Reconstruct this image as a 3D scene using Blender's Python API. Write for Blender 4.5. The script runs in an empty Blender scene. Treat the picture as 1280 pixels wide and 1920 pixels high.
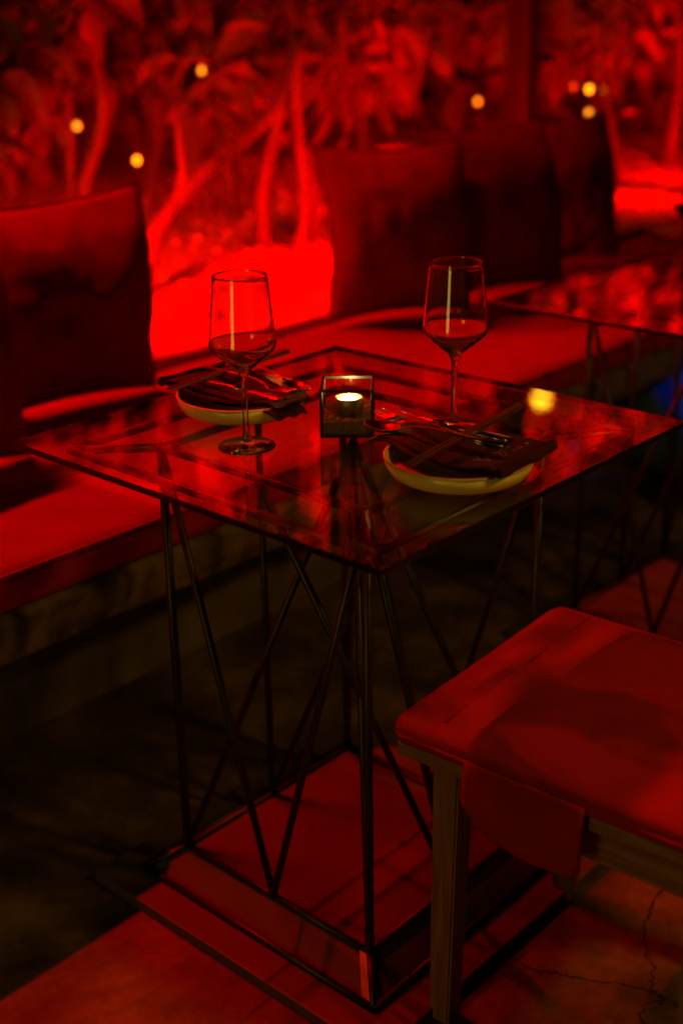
import bpy, bmesh, math, random
from mathutils import Vector, Matrix, noise
R = math.radians
random.seed(7)
S = bpy.context.scene
COL = S.collection

# ------------------------------------------------------------------ camera
F_PX, YAW, PITCH, ROLL = 2476.54, 0.73734, 0.38044, -0.01504
CAM = Vector((-1.35341, -1.20511, 1.36221))
_f = Vector((math.cos(YAW)*math.cos(PITCH), math.sin(YAW)*math.cos(PITCH), -math.sin(PITCH)))
_r0 = Vector((math.sin(YAW), -math.cos(YAW), 0)); _u0 = _r0.cross(_f)
_r = math.cos(ROLL)*_r0 + math.sin(ROLL)*_u0
_u = -math.sin(ROLL)*_r0 + math.cos(ROLL)*_u0
cd = bpy.data.cameras.new("camera"); cam = bpy.data.objects.new("camera", cd); COL.objects.link(cam)
M = Matrix((( _r.x, _u.x, -_f.x), (_r.y, _u.y, -_f.y), (_r.z, _u.z, -_f.z))).to_4x4()
M.translation = CAM
cam.matrix_world = M
cd.sensor_fit = 'VERTICAL'; cd.sensor_height = 36; cd.sensor_width = 24
cd.lens = F_PX/1920*36
cd.clip_start = 0.05; cd.clip_end = 200
cd.dof.use_dof = True; cd.dof.focus_distance = 1.80; cd.dof.aperture_fstop = 1.9; cd.dof.aperture_blades = 9
S.camera = cam
def pray(x, y): return _f + _r*((x-640)/F_PX) - _u*((y-960)/F_PX)
def pxy(x, y, Y):
    d = pray(x, y); return CAM + d*((Y-CAM.y)/d.y)
def pxz(x, y, Z):
    d = pray(x, y); return CAM + d*((Z-CAM.z)/d.z)
def pxd(x, y, t): return CAM + pray(x, y)*t

# ------------------------------------------------------------------ world: night sky
W = bpy.data.worlds.new("World"); S.world = W; W.use_nodes = True
wn = W.node_tree.nodes; wl = W.node_tree.links
bg = wn["Background"]; sky = wn.new("ShaderNodeTexSky"); sky.sky_type = 'NISHITA'
sky.sun_disc = False; sky.sun_elevation = R(-7); sky.sun_rotation = R(180)
wl.new(sky.outputs[0], bg.inputs[0]); bg.inputs[1].default_value = 0.02
S.view_settings.view_transform = 'Standard'; S.view_settings.look = 'None'
S.view_settings.exposure = 0.0; S.view_settings.gamma = 1.0
S.render.engine = 'CYCLES'
S.cycles.use_denoising = True
S.cycles.max_bounces = 14; S.cycles.transmission_bounces = 12; S.cycles.transparent_max_bounces = 16
S.cycles.glossy_bounces = 6; S.cycles.diffuse_bounces = 3
S.cycles.sample_clamp_indirect = 6.0
S.cycles.caustics_reflective = True; S.cycles.caustics_refractive = False

# ------------------------------------------------------------------ materials
def mat(name): 
    m = bpy.data.materials.new(name); m.use_nodes = True
    return m, m.node_tree.nodes, m.node_tree.links, m.node_tree.nodes["Principled BSDF"]
def ramp(n, stops):
    r = n.new("ShaderNodeValToRGB"); e = r.color_ramp.elements
    e[0].position, e[0].color = stops[0][0], (*stops[0][1], 1)
    e[1].position, e[1].color = stops[-1][0], (*stops[-1][1], 1)
    for p, c in stops[1:-1]:
        q = e.new(p); q.color = (*c, 1)
    return r
def noise_mat(name, c0, c1, scale=8, rough=.6, bump=.1, bscale=None, metallic=0, spec=.5, dist=.002, detail=8, stretch=None, sheen=0):
    m, n, l, b = mat(name)
    tc = n.new("ShaderNodeTexCoord"); mp = n.new("ShaderNodeMapping")
    l.new(tc.outputs["Object"], mp.inputs[0])
    if stretch: mp.inputs["Scale"].default_value = stretch
    t = n.new("ShaderNodeTexNoise"); t.inputs["Scale"].default_value = scale; t.inputs["Detail"].default_value = detail
    t.inputs["Roughness"].default_value = .6
    l.new(mp.outputs[0], t.inputs[0])
    r = ramp(n, [(.3, c0), (.7, c1)]); l.new(t.outputs[0], r.inputs[0]); l.new(r.outputs[0], b.inputs["Base Color"])
    t2 = n.new("ShaderNodeTexNoise"); t2.inputs["Scale"].default_value = bscale or scale*6; t2.inputs["Detail"].default_value = 5
    l.new(mp.outputs[0], t2.inputs[0])
    bp = n.new("ShaderNodeBump"); bp.inputs["Strength"].default_value = bump; bp.inputs["Distance"].default_value = dist
    l.new(t2.outputs[0], bp.inputs["Height"]); l.new(bp.outputs[0], b.inputs["Normal"])
    mr = n.new("ShaderNodeMapRange"); mr.inputs[3].default_value = max(0, rough-.12); mr.inputs[4].default_value = min(1, rough+.12)
    l.new(t.outputs[0], mr.inputs[0]); l.new(mr.outputs[0], b.inputs["Roughness"])
    b.inputs["Metallic"].default_value = metallic; b.inputs["Specular IOR Level"].default_value = spec
    if sheen: b.inputs["Sheen Weight"].default_value = sheen
    return m
def fabric_mat(name, c0, c1, weave=900, bump=.5, sheen=.0):
    m, n, l, b = mat(name)
    tc = n.new("ShaderNodeTexCoord")
    t = n.new("ShaderNodeTexNoise"); t.inputs["Scale"].default_value = 14; t.inputs["Detail"].default_value = 9; t.inputs["Roughness"].default_value = .65
    l.new(tc.outputs["Object"], t.inputs[0])
    r = ramp(n, [(.3, c0), (.7, c1)]); l.new(t.outputs[0], r.inputs[0]); l.new(r.outputs[0], b.inputs["Base Color"])
    w1 = n.new("ShaderNodeTexWave"); w1.bands_direction = 'X'; w1.inputs["Scale"].default_value = weave/6.28; w1.inputs["Distortion"].default_value = .6
    w2 = n.new("ShaderNodeTexWave"); w2.bands_direction = 'Y'; w2.inputs["Scale"].default_value = weave/6.28; w2.inputs["Distortion"].default_value = .6
    for w in (w1, w2): l.new(tc.outputs["Object"], w.inputs[0])
    ad = n.new("ShaderNodeMath"); ad.operation = 'ADD'; l.new(w1.outputs["Fac"], ad.inputs[0]); l.new(w2.outputs["Fac"], ad.inputs[1])
    t3 = n.new("ShaderNodeTexNoise"); t3.inputs["Scale"].default_value = 22; t3.inputs["Detail"].default_value = 3
    l.new(tc.outputs["Object"], t3.inputs[0])
    ml = n.new("ShaderNodeMath"); ml.operation = 'MULTIPLY_ADD'; ml.inputs[1].default_value = 5; l.new(t3.outputs[0], ml.inputs[0]); l.new(ad.outputs[0], ml.inputs[2])
    bp = n.new("ShaderNodeBump"); bp.inputs["Strength"].default_value = bump; bp.inputs["Distance"].default_value = .0012
    l.new(ml.outputs[0], bp.inputs["Height"]); l.new(bp.outputs[0], b.inputs["Normal"])
    b.inputs["Roughness"].default_value = .9; b.inputs["Specular IOR Level"].default_value = .15
    if sheen: b.inputs["Sheen Weight"].default_value = sheen
    return m
def emit_mat(name, c, s):
    m, n, l, b = mat(name); b.inputs["Base Color"].default_value = (*[min(1, x) for x in c], 1)
    b.inputs["Emission Color"].default_value = (*c, 1); b.inputs["Emission Strength"].default_value = s
    return m
def wood_mat(name, c0, c1, axis='Z', scale=14, rough=.55):
    m, n, l, b = mat(name)
    tc = n.new("ShaderNodeTexCoord"); mp = n.new("ShaderNodeMapping"); l.new(tc.outputs["Object"], mp.inputs[0])
    sc = {'X': (.06, 1, 1), 'Y': (1, .06, 1), 'Z': (1, 1, .06)}[axis]; mp.inputs["Scale"].default_value = sc
    t = n.new("ShaderNodeTexNoise"); t.inputs["Scale"].default_value = scale*6; t.inputs["Detail"].default_value = 10; t.inputs["Distortion"].default_value = 1.2
    l.new(mp.outputs[0], t.inputs[0])
    r = ramp(n, [(.3, c0), (.5, tuple((a+b_)/2 for a, b_ in zip(c0, c1))), (.72, c1)]); l.new(t.outputs[0], r.inputs[0]); l.new(r.outputs[0], b.inputs["Base Color"])
    bp = n.new("ShaderNodeBump"); bp.inputs["Strength"].default_value = .35; bp.inputs["Distance"].default_value = .001
    l.new(t.outputs[0], bp.inputs["Height"]); l.new(bp.outputs[0], b.inputs["Normal"]); b.inputs["Roughness"].default_value = rough
    return m
def floor_mat():
    m, n, l, b = mat("worn_concrete")
    tc = n.new("ShaderNodeTexCoord"); g = tc.outputs["Object"]
    t = n.new("ShaderNodeTexNoise"); t.inputs["Scale"].default_value = 5; t.inputs["Detail"].default_value = 12; t.inputs["Roughness"].default_value = .68; l.new(g, t.inputs[0])
    r = ramp(n, [(.30, (.012, .007, .003)), (.48, (.070, .042, .022)), (.66, (.16, .10, .056))]); l.new(t.outputs[0], r.inputs[0])
    t2 = n.new("ShaderNodeTexNoise"); t2.inputs["Scale"].default_value = 38; t2.inputs["Detail"].default_value = 8; l.new(g, t2.inputs[0])
    sp = ramp(n, [(.3, (.55, .55, .55)), (.6, (1, 1, 1))]); l.new(t2.outputs[0], sp.inputs[0])
    m1 = n.new("ShaderNodeMixRGB"); m1.blend_type = 'MULTIPLY'; m1.inputs[0].default_value = .8; l.new(r.outputs[0], m1.inputs[1]); l.new(sp.outputs[0], m1.inputs[2])
    l.new(m1.outputs[0], b.inputs["Base Color"])
    bp = n.new("ShaderNodeBump"); bp.inputs["Strength"].default_value = .6; bp.inputs["Distance"].default_value = .002; l.new(t2.outputs[0], bp.inputs["Height"]); l.new(bp.outputs[0], b.inputs["Normal"])
    mr = n.new("ShaderNodeMapRange"); mr.inputs[3].default_value = .45; mr.inputs[4].default_value = .85; l.new(t.outputs[0], mr.inputs[0]); l.new(mr.outputs[0], b.inputs["Roughness"])
    return m
def thin_glass(name, tint=(1, 1, 1), rough=0.0):
    m = bpy.data.materials.new(name); m.use_nodes = True; n = m.node_tree.nodes; l = m.node_tree.links; n.clear()
    o = n.new("ShaderNodeOutputMaterial"); mx = n.new("ShaderNodeMixShader"); t = n.new("ShaderNodeBsdfTransparent"); g = n.new("ShaderNodeBsdfGlossy")
    t.inputs[0].default_value = (*tint, 1); g.inputs["Roughness"].default_value = rough
    # two-sided Fresnel curve of a pane (same from above and below)
    geo = n.new("ShaderNodeNewGeometry"); dt = n.new("ShaderNodeVectorMath"); dt.operation = 'DOT_PRODUCT'
    l.new(geo.outputs["Normal"], dt.inputs[0]); l.new(geo.outputs["Incoming"], dt.inputs[1])
    ab = n.new("ShaderNodeMath"); ab.operation = 'ABSOLUTE'; l.new(dt.outputs["Value"], ab.inputs[0])
    sb = n.new("ShaderNodeMath"); sb.operation = 'SUBTRACT'; sb.inputs[0].default_value = 1; l.new(ab.outputs[0], sb.inputs[1])
    pw = n.new("ShaderNodeMath"); pw.operation = 'POWER'; pw.inputs[1].default_value = 5; l.new(sb.outputs[0], pw.inputs[0])
    ma = n.new("ShaderNodeMath"); ma.operation = 'MULTIPLY_ADD'; ma.inputs[1].default_value = .96; ma.inputs[2].default_value = .04; l.new(pw.outputs[0], ma.inputs[0])
    l.new(ma.outputs[0], mx.inputs[0]); l.new(t.outputs[0], mx.inputs[1]); l.new(g.outputs[0], mx.inputs[2]); l.new(mx.outputs[0], o.inputs[0])
    return m
def glass_mat(name, ior=1.5, col=(1, 1, 1)):
    m = bpy.data.materials.new(name); m.use_nodes = True; n = m.node_tree.nodes; l = m.node_tree.links; n.clear()
    o = n.new("ShaderNodeOutputMaterial"); g = n.new("ShaderNodeBsdfGlass"); g.inputs["IOR"].default_value = ior; g.inputs["Roughness"].default_value = 0
    g.inputs[0].default_value = (*col, 1); l.new(g.outputs[0], o.inputs[0]); return m

MT = dict(
    floor=floor_mat(),
    cement=noise_mat("cast_cement", (.05, .036, .024), (.12, .088, .06), 9, .75, .4, 60, dist=.003),
    rough_stone=noise_mat("rough_plaster", (.04, .028, .016), (.20, .14, .08), 16, .85, .9, 40, dist=.006),
    base=noise_mat("smooth_base_cement", (.035, .022, .016), (.066, .044, .032), 7, .55, .25, 70, dist=.0015),
    metal=noise_mat("black_steel", (.006, .005, .004), (.020, .014, .010), 30, .42, .3, 160, metallic=.2, dist=.0006),
    bare=noise_mat("warm_lit_corner", (.24, .14, .06), (.40, .25, .11), 30, .4, .2, 160, metallic=.4, dist=.0005),  # pale orange tone carries the warm light on the table foot corner
    seat=fabric_mat("red_seat_fabric", (.29, .008, .006), (.38, .014, .010)),
    stoolfab=fabric_mat("red_stool_fabric", (.22, .006, .005), (.30, .011, .009)),
    pillow=fabric_mat("red_pillow_fabric", (.19, .005, .004), (.28, .008, .006), 800),
    napkin=fabric_mat("dark_napkin", (.040, .012, .008), (.065, .020, .014), 1800, .6),
    thread=noise_mat("grey_thread", (.26, .20, .16), (.36, .3, .24), 60, .7, .2),
    wood=wood_mat("stool_wood", (.09, .042, .016), (.20, .105, .044), 'Z'),
    woodx=wood_mat("stool_wood_along", (.09, .042, .016), (.20, .105, .044), 'Y'),
    darkwood=wood_mat("dark_lacquered_wood", (.05, .018, .010), (.11, .042, .024), 'X', rough=.3),
    post=wood_mat("dark_post_wood", (.006, .004, .003), (.016, .010, .007), 'Z'),
    bark=noise_mat("smooth_bark", (.05, .04, .03), (.17, .135, .10), 16, .75, .7, 60, dist=.004, stretch=(1, 1, .35)),
    gravel=noise_mat("pale_gravel", (.5, .44, .36), (.8, .74, .66), 30, .85, .9, 120, dist=.006),
    soil=noise_mat("garden_soil", (.05, .035, .02), (.12, .085, .05), 10, .9, .8, 60, dist=.01),
    glaze=noise_mat("celadon_glaze", (.62, .62, .20), (.72, .72, .27), 20, .22, .06, 40, dist=.0005),
    rim=noise_mat("warm_lit_rim", (.48, .30, .13), (.6, .38, .17), 40, .4, .1),  # orange puts the mixed red and warm light into the rim colour
    steel=noise_mat("cutlery_steel", (.62, .60, .56), (.74, .72, .68), 50, .17, .03, 200, metallic=1, dist=.0003),
    top=thin_glass("table_glass", (.97, .955, .955)),
    pane=thin_glass("pane_glass", (.97, .97, .96)),
    edge=noise_mat("polished_glass_edge", (.0015, .002, .002), (.004, .005, .004), 20, .3, .05),
    crystal=glass_mat("crystal", 1.5),
    wax=noise_mat("white_wax", (.86, .82, .72), (.9, .86, .78), 20, .5, .05),
    sand=noise_mat("coarse_sand", (.035, .026, .010), (.20, .145, .06), 260, .9, .9, 500, dist=.002),
    flame=emit_mat("flame", (1, .66, .22), 9),
    bulb=emit_mat("warm_bulb", (1, .24, .004), 6),
    bulb2=emit_mat("warm_bulb_dim", (1, .30, .01), 2.4),
    lantern=emit_mat("lantern_glow", (1, .42, .01), 9),
    shade=noise_mat("lamp_shade", (.5, .4, .25), (.6, .5, .32), 10, .6, .1),
    housing=noise_mat("black_housing", (.015, .015, .015), (.03, .03, .03), 20, .5, .1),
    redlens=emit_mat("red_led_lens", (1, 0, 0), .8),
    bluelens=emit_mat("blue_led_lens", (0, .1, 1), 4),
    blue=fabric_mat("blue_fabric", (.04, .09, .34), (.07, .14, .45)),
    backwall=noise_mat("garden_wall_plaster", (.05, .045, .035), (.10, .085, .06), 6, .9, .5, 30, dist=.006),
    tin=noise_mat("tealight_tin", (.14, .12, .07), (.22, .19, .11), 40, .45, .1, metallic=.6),
    dish=noise_mat("black_stoneware", (.012, .010, .010), (.03, .024, .022), 20, .4, .1),
)
def leaf_mat(name, c0, c1):
    m, n, l, b = mat(name)
    oi = n.new("ShaderNodeObjectInfo"); tc = n.new("ShaderNodeTexCoord"); t = n.new("ShaderNodeTexNoise"); t.inputs["Scale"].default_value = 6
    l.new(tc.outputs["Object"], t.inputs[0])
    ad = n.new("ShaderNodeMath"); ad.operation = 'MULTIPLY_ADD'; ad.inputs[1].default_value = .4; l.new(oi.outputs["Random"], ad.inputs[0]); l.new(t.outputs[0], ad.inputs[2])
    r = ramp(n, [(.35, c0), (.85, c1)]); l.new(ad.outputs[0], r.inputs[0]); l.new(r.outputs[0], b.inputs["Base Color"])
    b.inputs["Roughness"].default_value = .38
    ts = n.new("ShaderNodeBsdfTranslucent"); l.new(r.outputs[0], ts.inputs[0]); mx = n.new("ShaderNodeMixShader"); mx.inputs[0].default_value = .3
    o = n["Material Output"]; l.new(b.outputs[0], mx.inputs[1]); l.new(ts.outputs[0], mx.inputs[2]); l.new(mx.outputs[0], o.inputs[0])
    return m
MT['leaf'] = leaf_mat("glossy_leaf", (.12, .15, .04), (.32, .31, .12))

# ------------------------------------------------------------------ mesh helpers
def link(name, me, m=None, parent=None, smooth=False):
    o = bpy.data.objects.new(name, me); COL.objects.link(o)
    if m is not None and not me.materials:
        me.materials.append(MT[m] if isinstance(m, str) else m)
    if parent: o.parent = parent
    if smooth:
        for p in me.polygons: p.use_smooth = True
    return o
def from_bm(name, bm, m, parent=None, smooth=False):
    bmesh.ops.recalc_face_normals(bm, faces=bm.faces)
    me = bpy.data.meshes.new(name); bm.to_mesh(me); bm.free()
    return link(name, me, m, parent, smooth)
def tag(o, label, cat, group=None, kind=None):
    if label: o["label"] = label
    if cat: o["category"] = cat
    if group: o["group"] = group
    if kind: o["kind"] = kind
    return o
def empty(name, loc=(0, 0, 0), rz=0):
    o = bpy.data.objects.new(name, None); COL.objects.link(o); o.location = loc; o.rotation_euler = (0, 0, rz); o.empty_display_size = .05
    return o
def box_bm(x0, x1, y0, y1, z0, z1, bev=0, seg=2, bm=None):
    bm = bm or bmesh.new()
    vs = [bm.verts.new((x, y, z)) for z in (z0, z1) for y in (y0, y1) for x in (x0, x1)]
    fs = [(0, 1, 3, 2), (4, 5, 7, 6), (0, 1, 5, 4), (2, 3, 7, 6), (0, 2, 6, 4), (1, 3, 7, 5)]
    for f in fs: bm.faces.new([vs[i] for i in f])
    if bev:
        bmesh.ops.recalc_face_normals(bm, faces=bm.faces)
        bmesh.ops.bevel(bm, geom=bm.edges[:], offset=bev, segments=seg, affect='EDGES', profile=.5)
    return bm
def box(name, dims, m, parent=None, bev=.003, kind=None):
    o = from_bm(name, box_bm(*dims, bev=bev), m, parent)
    if kind: o["kind"] = kind
    return o
def tube_bm(pts, rad, n=10, bm=None, cap=True):
    bm = bm or bmesh.new(); pts = [Vector(p) for p in pts]
    rr = rad if isinstance(rad, (list, tuple)) else [rad]*len(pts)
    prev = None; rings = []
    for i, p in enumerate(pts):
        d = (pts[min(i+1, len(pts)-1)] - pts[max(i-1, 0)]).normalized()
        if prev is None:
            a = d.orthogonal().normalized()
        else:
            a = (prev - d*prev.dot(d)).normalized()
        prev = a; b = d.cross(a)
        rings.append([bm.verts.new(p + (a*math.cos(2*math.pi*k/n) + b*math.sin(2*math.pi*k/n))*rr[i]) for k in range(n)])
    for r0, r1 in zip(rings, rings[1:]):
        for k in range(n): bm.faces.new((r0[k], r0[(k+1) % n], r1[(k+1) % n], r1[k]))
    if cap:
        bm.faces.new(rings[0][::-1]); bm.faces.new(rings[-1])
    return bm
def tube(name, pts, rad, m, parent=None, n=10):
    return from_bm(name, tube_bm(pts, rad, n), m, parent, True)
def lathe_bm(prof, n=48, bm=None, closed=False):
    bm = bm or bmesh.new(); rings = []
    for r, z in prof:
        rings.append([bm.verts.new((0, 0, z))] if r < 1e-6 else [bm.verts.new((r*math.cos(2*math.pi*k/n), r*math.sin(2*math.pi*k/n), z)) for k in range(n)])
    pairs = list(zip(rings, rings[1:])) + ([(rings[-1], rings[0])] if closed else [])
    for a, b in pairs:
        if len(a) == 1 and len(b) == 1: continue
        for k in range(n):
            q = (k+1) % n
            if len(a) == 1: bm.faces.new((a[0], b[q], b[k]))
            elif len(b) == 1: bm.faces.new((a[k], a[q], b[0]))
            else: bm.faces.new((a[k], a[q], b[q], b[k]))
    return bm
def lathe(name, prof, m, parent=None, n=48, closed=False, loc=None, smooth=True):
    o = from_bm(name, lathe_bm(prof, n, closed=closed), m, parent, smooth)
    if loc: o.location = loc
    return o
def spline(pts, n=24):
    pts = [Vector(p) for p in pts]; out = []
    P = [pts[0]*2-pts[1]] + pts + [pts[-1]*2-pts[-2]]
    seg = len(pts)-1
    for i in range(n+1):
        t = i/n*seg; k = min(int(t), seg-1); u = t-k
        p0, p1, p2, p3 = P[k:k+4]
        out.append(.5*((2*p1)+(p2-p0)*u+(2*p0-5*p1+4*p2-p3)*u*u+(3*p1-p0-3*p2+p3)*u**3))
    return out
def lerp(a, b, t): return a+(b-a)*t

# ------------------------------------------------------------------ red lighting of the terrace (flood lamps with their fixtures)
def aim(o, target):
    d = Vector(target) - o.location
    o.rotation_euler = d.to_track_quat('-Z', 'Y').to_euler()
def flood(loc, target, power, cone, color, label, lens='redlens', radius=.035, blend=.35, pole_to=None, head=.09, cat="flood lamp", group=None, name="flood_lamp"):
    loc = Vector(loc); foot = Vector(pole_to if pole_to else (loc.x, loc.y, 0))
    t = empty(name, foot); tag(t, label, cat, group)
    d = (Vector(target)-loc).normalized()
    q = d.to_track_quat('-Z', 'Y').to_matrix()
    back = loc - d*(head*1.1) - foot
    pole = tube("pole", [(0, 0, 0), (0, 0, back.z*.5), (back.x*.4, back.y*.4, back.z*.94), back], .02 if back.z > 1 else .012, 'metal', t)
    bm = lathe_bm([(0, head*1.25), (head*.55, head*1.2), (head*.8, head*.7), (head, 0), (head*.93, 0), (head*.88, head*.12), (0, head*.12)], 28)
    h = from_bm("housing", bm, 'housing', t, True); h.matrix_local = Matrix.Translation(loc-foot) @ q.to_4x4()
    ln = lathe("lens", [(0, head*.11), (head*.85, head*.11), (head*.85, head*.09), (0, head*.08)], lens, h, 28)
    L = bpy.data.lights.new("flood_light", 'SPOT'); L.energy = power; L.color = color; L.spot_size = R(cone); L.spot_blend = blend; L.shadow_soft_size = radius
    lo = bpy.data.objects.new("flood_light", L); COL.objects.link(lo); lo.parent = t; lo.matrix_local = Matrix.Translation(loc-foot+d*.01) @ q.to_4x4()
    return t
RED = (1, 0, 0)
def linear_flood(c, target, length, power, label):
    """long narrow LED wall-washer bar on two masts"""
    c = Vector(c); d = (Vector(target)-c).normalized(); q = d.to_track_quat('-Z', 'Y').to_matrix().to_4x4()
    t = empty("linear_flood_lamp", (c.x, c.y, 0)); tag(t, label, "flood lamp")
    for s in (-1, 1): tube("mast", [(s*length*.45, .12, 0), (s*length*.45, .12, c.z*.5), (s*length*.45, .10, c.z+.02)], .03, 'metal', t)
    h = from_bm("housing", box_bm(-length/2-.03, length/2+.03, -.05, .05, .012, .10, bev=.006), 'housing', t); h.matrix_local = Matrix.Translation((0, 0, c.z)) @ q
    from_bm("lens", box_bm(-length/2, length/2, -.03, .03, .004, .0115), 'redlens', h)
    L = bpy.data.lights.new("flood_light", 'AREA'); L.shape = 'RECTANGLE'; L.size = length; L.size_y = .05; L.energy = power; L.color = RED; L.spread = R(36)
    lo = bpy.data.objects.new("flood_light", L); COL.objects.link(lo); lo.parent = t; lo.matrix_local = Matrix.Translation((0, 0, c.z)) @ q
linear_flood((-.25, 3.66, 6.40), (-.15, .30, .35), 2.6, 27, "long red linear flood lamp on two tall masts behind the planting")
def stake(loc, target, power, cone, label):
    flood(loc, target, power, cone, RED, label, blend=.9, pole_to=(loc[0], loc[1], .49), head=.045, cat="stake lamp", name="stake_lamp", group="red stake lamps in the planting", radius=.03)
stake((.47, 1.40, .80), (1.10, 1.72, .50), 270, 100, "red stake lamp hidden behind the creased pillow")
stake((1.62, 1.36, .68), (2.3, 3.3, 1.0), 90, 120, "red stake lamp hidden behind the pillow by the right wine glass")
stake((2.50, 1.50, .68), (3.6, 3.0, 1.0), 130, 120, "red stake lamp hidden behind the rearmost pillow")
stake((3.95, 1.40, .66), (4.6, 2.4, 1.0), 110, 110, "red stake lamp at the far right edge of the planting")
stake((1.3, 3.1, .62), (1.9, 4.4, 2.0), 45, 140, "red stake lamp among the rear shrubs at left")
stake((3.3, 3.4, .62), (3.6, 4.6, 2.0), 55, 140, "red stake lamp among the rear shrubs at right")
flood((.20, 2.60, 2.35), (.45, 1.15, .80), 240, 62, RED, "garden mast with a red flood lamp behind the left pillows", blend=.6)
flood((1.95, 1.95, 3.05), (1.75, 1.10, .90), 85, 38, RED, "small red flood lamp clamped high on the middle trunks, over the right pillows", blend=.8, head=.05, pole_to=(2.18, 2.05, 1.25))
def path_light(px_, py_, power, label):
    g = pxz(px_, py_, .55); flood((g.x+.05, g.y+.12, .86), (g.x, g.y, .52), power, 100, RED, label, blend=.8, pole_to=(g.x+.1, g.y+.2, .5), head=.04, cat="path lamp", name="path_lamp", group="small red path lamps over the gravel", radius=.02)
path_light(730, 285, 26, "small red path lamp lighting the gravel above the pillow by the right wine glass")
path_light(1208, 365, 20, "small red path lamp lighting the gravel at the right edge")
GF = "red flood lamps aimed up into the crowns"
flood((.18, 1.55, 1.62), (1.75, 3.4, 2.65), 1450, 68, RED, "red flood lamp on a short mast beyond the left edge, aimed at the crowns", blend=.3, head=.07, group=GF)
flood((3.02, 1.80, 1.70), (2.5, 3.4, 2.6), 1450, 70, RED, "red flood lamp left of the dark post, aimed up at the crowns", blend=.3, head=.07, group=GF, pole_to=(3.2, 1.93, 1.55))
flood((3.62, 1.80, 1.70), (5.0, 2.8, 2.6), 1450, 76, RED, "red flood lamp right of the dark post, aimed up at the crowns", blend=.3, head=.07, group=GF, pole_to=(3.42, 1.93, 1.55))
# warm lamp over the walkway in front of the stool
def warm_lamp(loc, power, label, cone=124):
    t = empty("standing_lamp", (loc[0], loc[1]-.25, 0)); tag(t, label, "lamp", "warm standing lamps around the terrace")
    h = loc[2]
    lathe("foot", [(0, 0), (.16, 0), (.16, .012), (.05, .03), (0, .03)], 'metal', t)
    tube("pole", spline([(0, 0, .02), (0, 0, h*.6), (0, 0, h+.12), (0, .08, h+.24), (0, .2, h+.22), (0, .25, h+.14)], 24), .013, 'metal', t)
    lathe("lamp_shade", [(.03, .14), (.045, .13), (.085, .06), (.13, 0), (.126, 0), (.08, .06), (.04, .125), (.03, .13)], 'shade', t, loc=(0, .25, h))
    lathe("bulb", [(0, -.02), (.02, -.012), (.03, .02), (.022, .05), (.012, .08), (.012, .11), (0, .11)], 'lantern', t, 24, loc=(0, .25, h))
    L = bpy.data.lights.new("lamp_light", 'SPOT'); L.energy = power; L.color = (1, .47, .035); L.shadow_soft_size = .11; L.spot_size = R(cone); L.spot_blend = .25
    lo = bpy.data.objects.new("lamp_light", L); COL.objects.link(lo); lo.parent = t; lo.location = (0, .25, h-.05)
warm_lamp((.50, -2.25, 2.45), 82, "tall black standing lamp with a warm bell shade, in front of the stool")
# lit glazed door of the restaurant, well to the left of the camera (its pale upright strip is what the wine glasses mirror)
MT['doorglow'] = emit_mat("lit_room_behind_glass", (1, .60, .08), 3.4)
hs = empty("restaurant_front", (-4.05, -1.0, 0)); tag(hs, "dark plastered restaurant front with a lit glazed door, left of the terrace", "building")
for dims in ((-.2, 0, -5.0, -.27, 0, 3.2), (-.2, 0, .67, 3.0, 0, 3.2), (-.2, 0, -.268, .668, 2.25, 3.2)): from_bm("wall", box_bm(*dims), 'backwall', hs)
dr = empty("door", (0, 0, 0)); dr.parent = hs
for dims in ((-.08, .0, -.265, -.20, 0, 2.245), (-.08, .0, .60, .665, 0, 2.245), (-.08, .0, -.198, .598, 2.18, 2.245), (-.08, .0, -.198, .598, 0, .16)): from_bm("frame", box_bm(*dims, bev=.004), 'post', dr)
from_bm("pane", box_bm(-.055, -.045, -.198, .598, .163, 2.177), 'doorglow', dr)
tube("handle", [(.03, .55, .85), (.04, .55, 1.05), (.03, .55, 1.25)], .012, 'metal', dr)

# ------------------------------------------------------------------ ground and bench
def sheet(name, x0, x1, y0, y1, z, m, n=1):
    bm = bmesh.new(); bmesh.ops.create_grid(bm, x_segments=n, y_segments=n, size=.5)
    for v in bm.verts: v.co = Vector((lerp(x0, x1, v.co.x+.5), lerp(y0, y1, v.co.y+.5), z))
    o = from_bm(name, bm, m); o["kind"] = "structure"; return o
sheet("ground", -60, 60, -60, 60, 0, 'floor')
ground = bpy.data.objects["ground"]
MT['crack'] = noise_mat("dirt_filled_crack", (.004, .003, .002), (.012, .008, .005), 40, .9, .3)
rc = random.Random(5)
for path, w in (([(1276, 1640), (1240, 1668), (1218, 1705), (1205, 1740), (1213, 1790), (1224, 1830), (1217, 1860), (1222, 1875), (1200, 1895), (1202, 1925), (1190, 1990)], .0016),
                ([(960, 1800), (1010, 1822), (1060, 1828), (1100, 1838), (1160, 1846), (1218, 1858), (1252, 1876), (1290, 1900)], .0014), ([(1217, 1860), (1240, 1872), (1238, 1885)], .004)):
    pts = [p for p in spline([pxz(x, y, 0) for x, y in path], len(path)*7)]
    bm = bmesh.new(); rows = []
    for i, p in enumerate(pts):
        d = (pts[min(i+1, len(pts)-1)]-pts[max(i-1, 0)]).normalized(); nn = Vector((-d.y, d.x, 0)); j = nn*rc.gauss(0, .0022); ww = w*rc.uniform(.35, 1.4)
        rows.append([bm.verts.new((p.x+j.x+nn.x*q*ww, p.y+j.y+nn.y*q*ww, .0009)) for q in (-1, 1)])
    for a_, b_ in zip(rows, rows[1:]): bm.faces.new((a_[0], a_[1], b_[1], b_[0]))
    from_bm("crack", bm, 'crack', ground)
BX0, BX1 = -2.6, 5.2
BF, BB = .46, 1.19          # bench front edge / back edge
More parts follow.
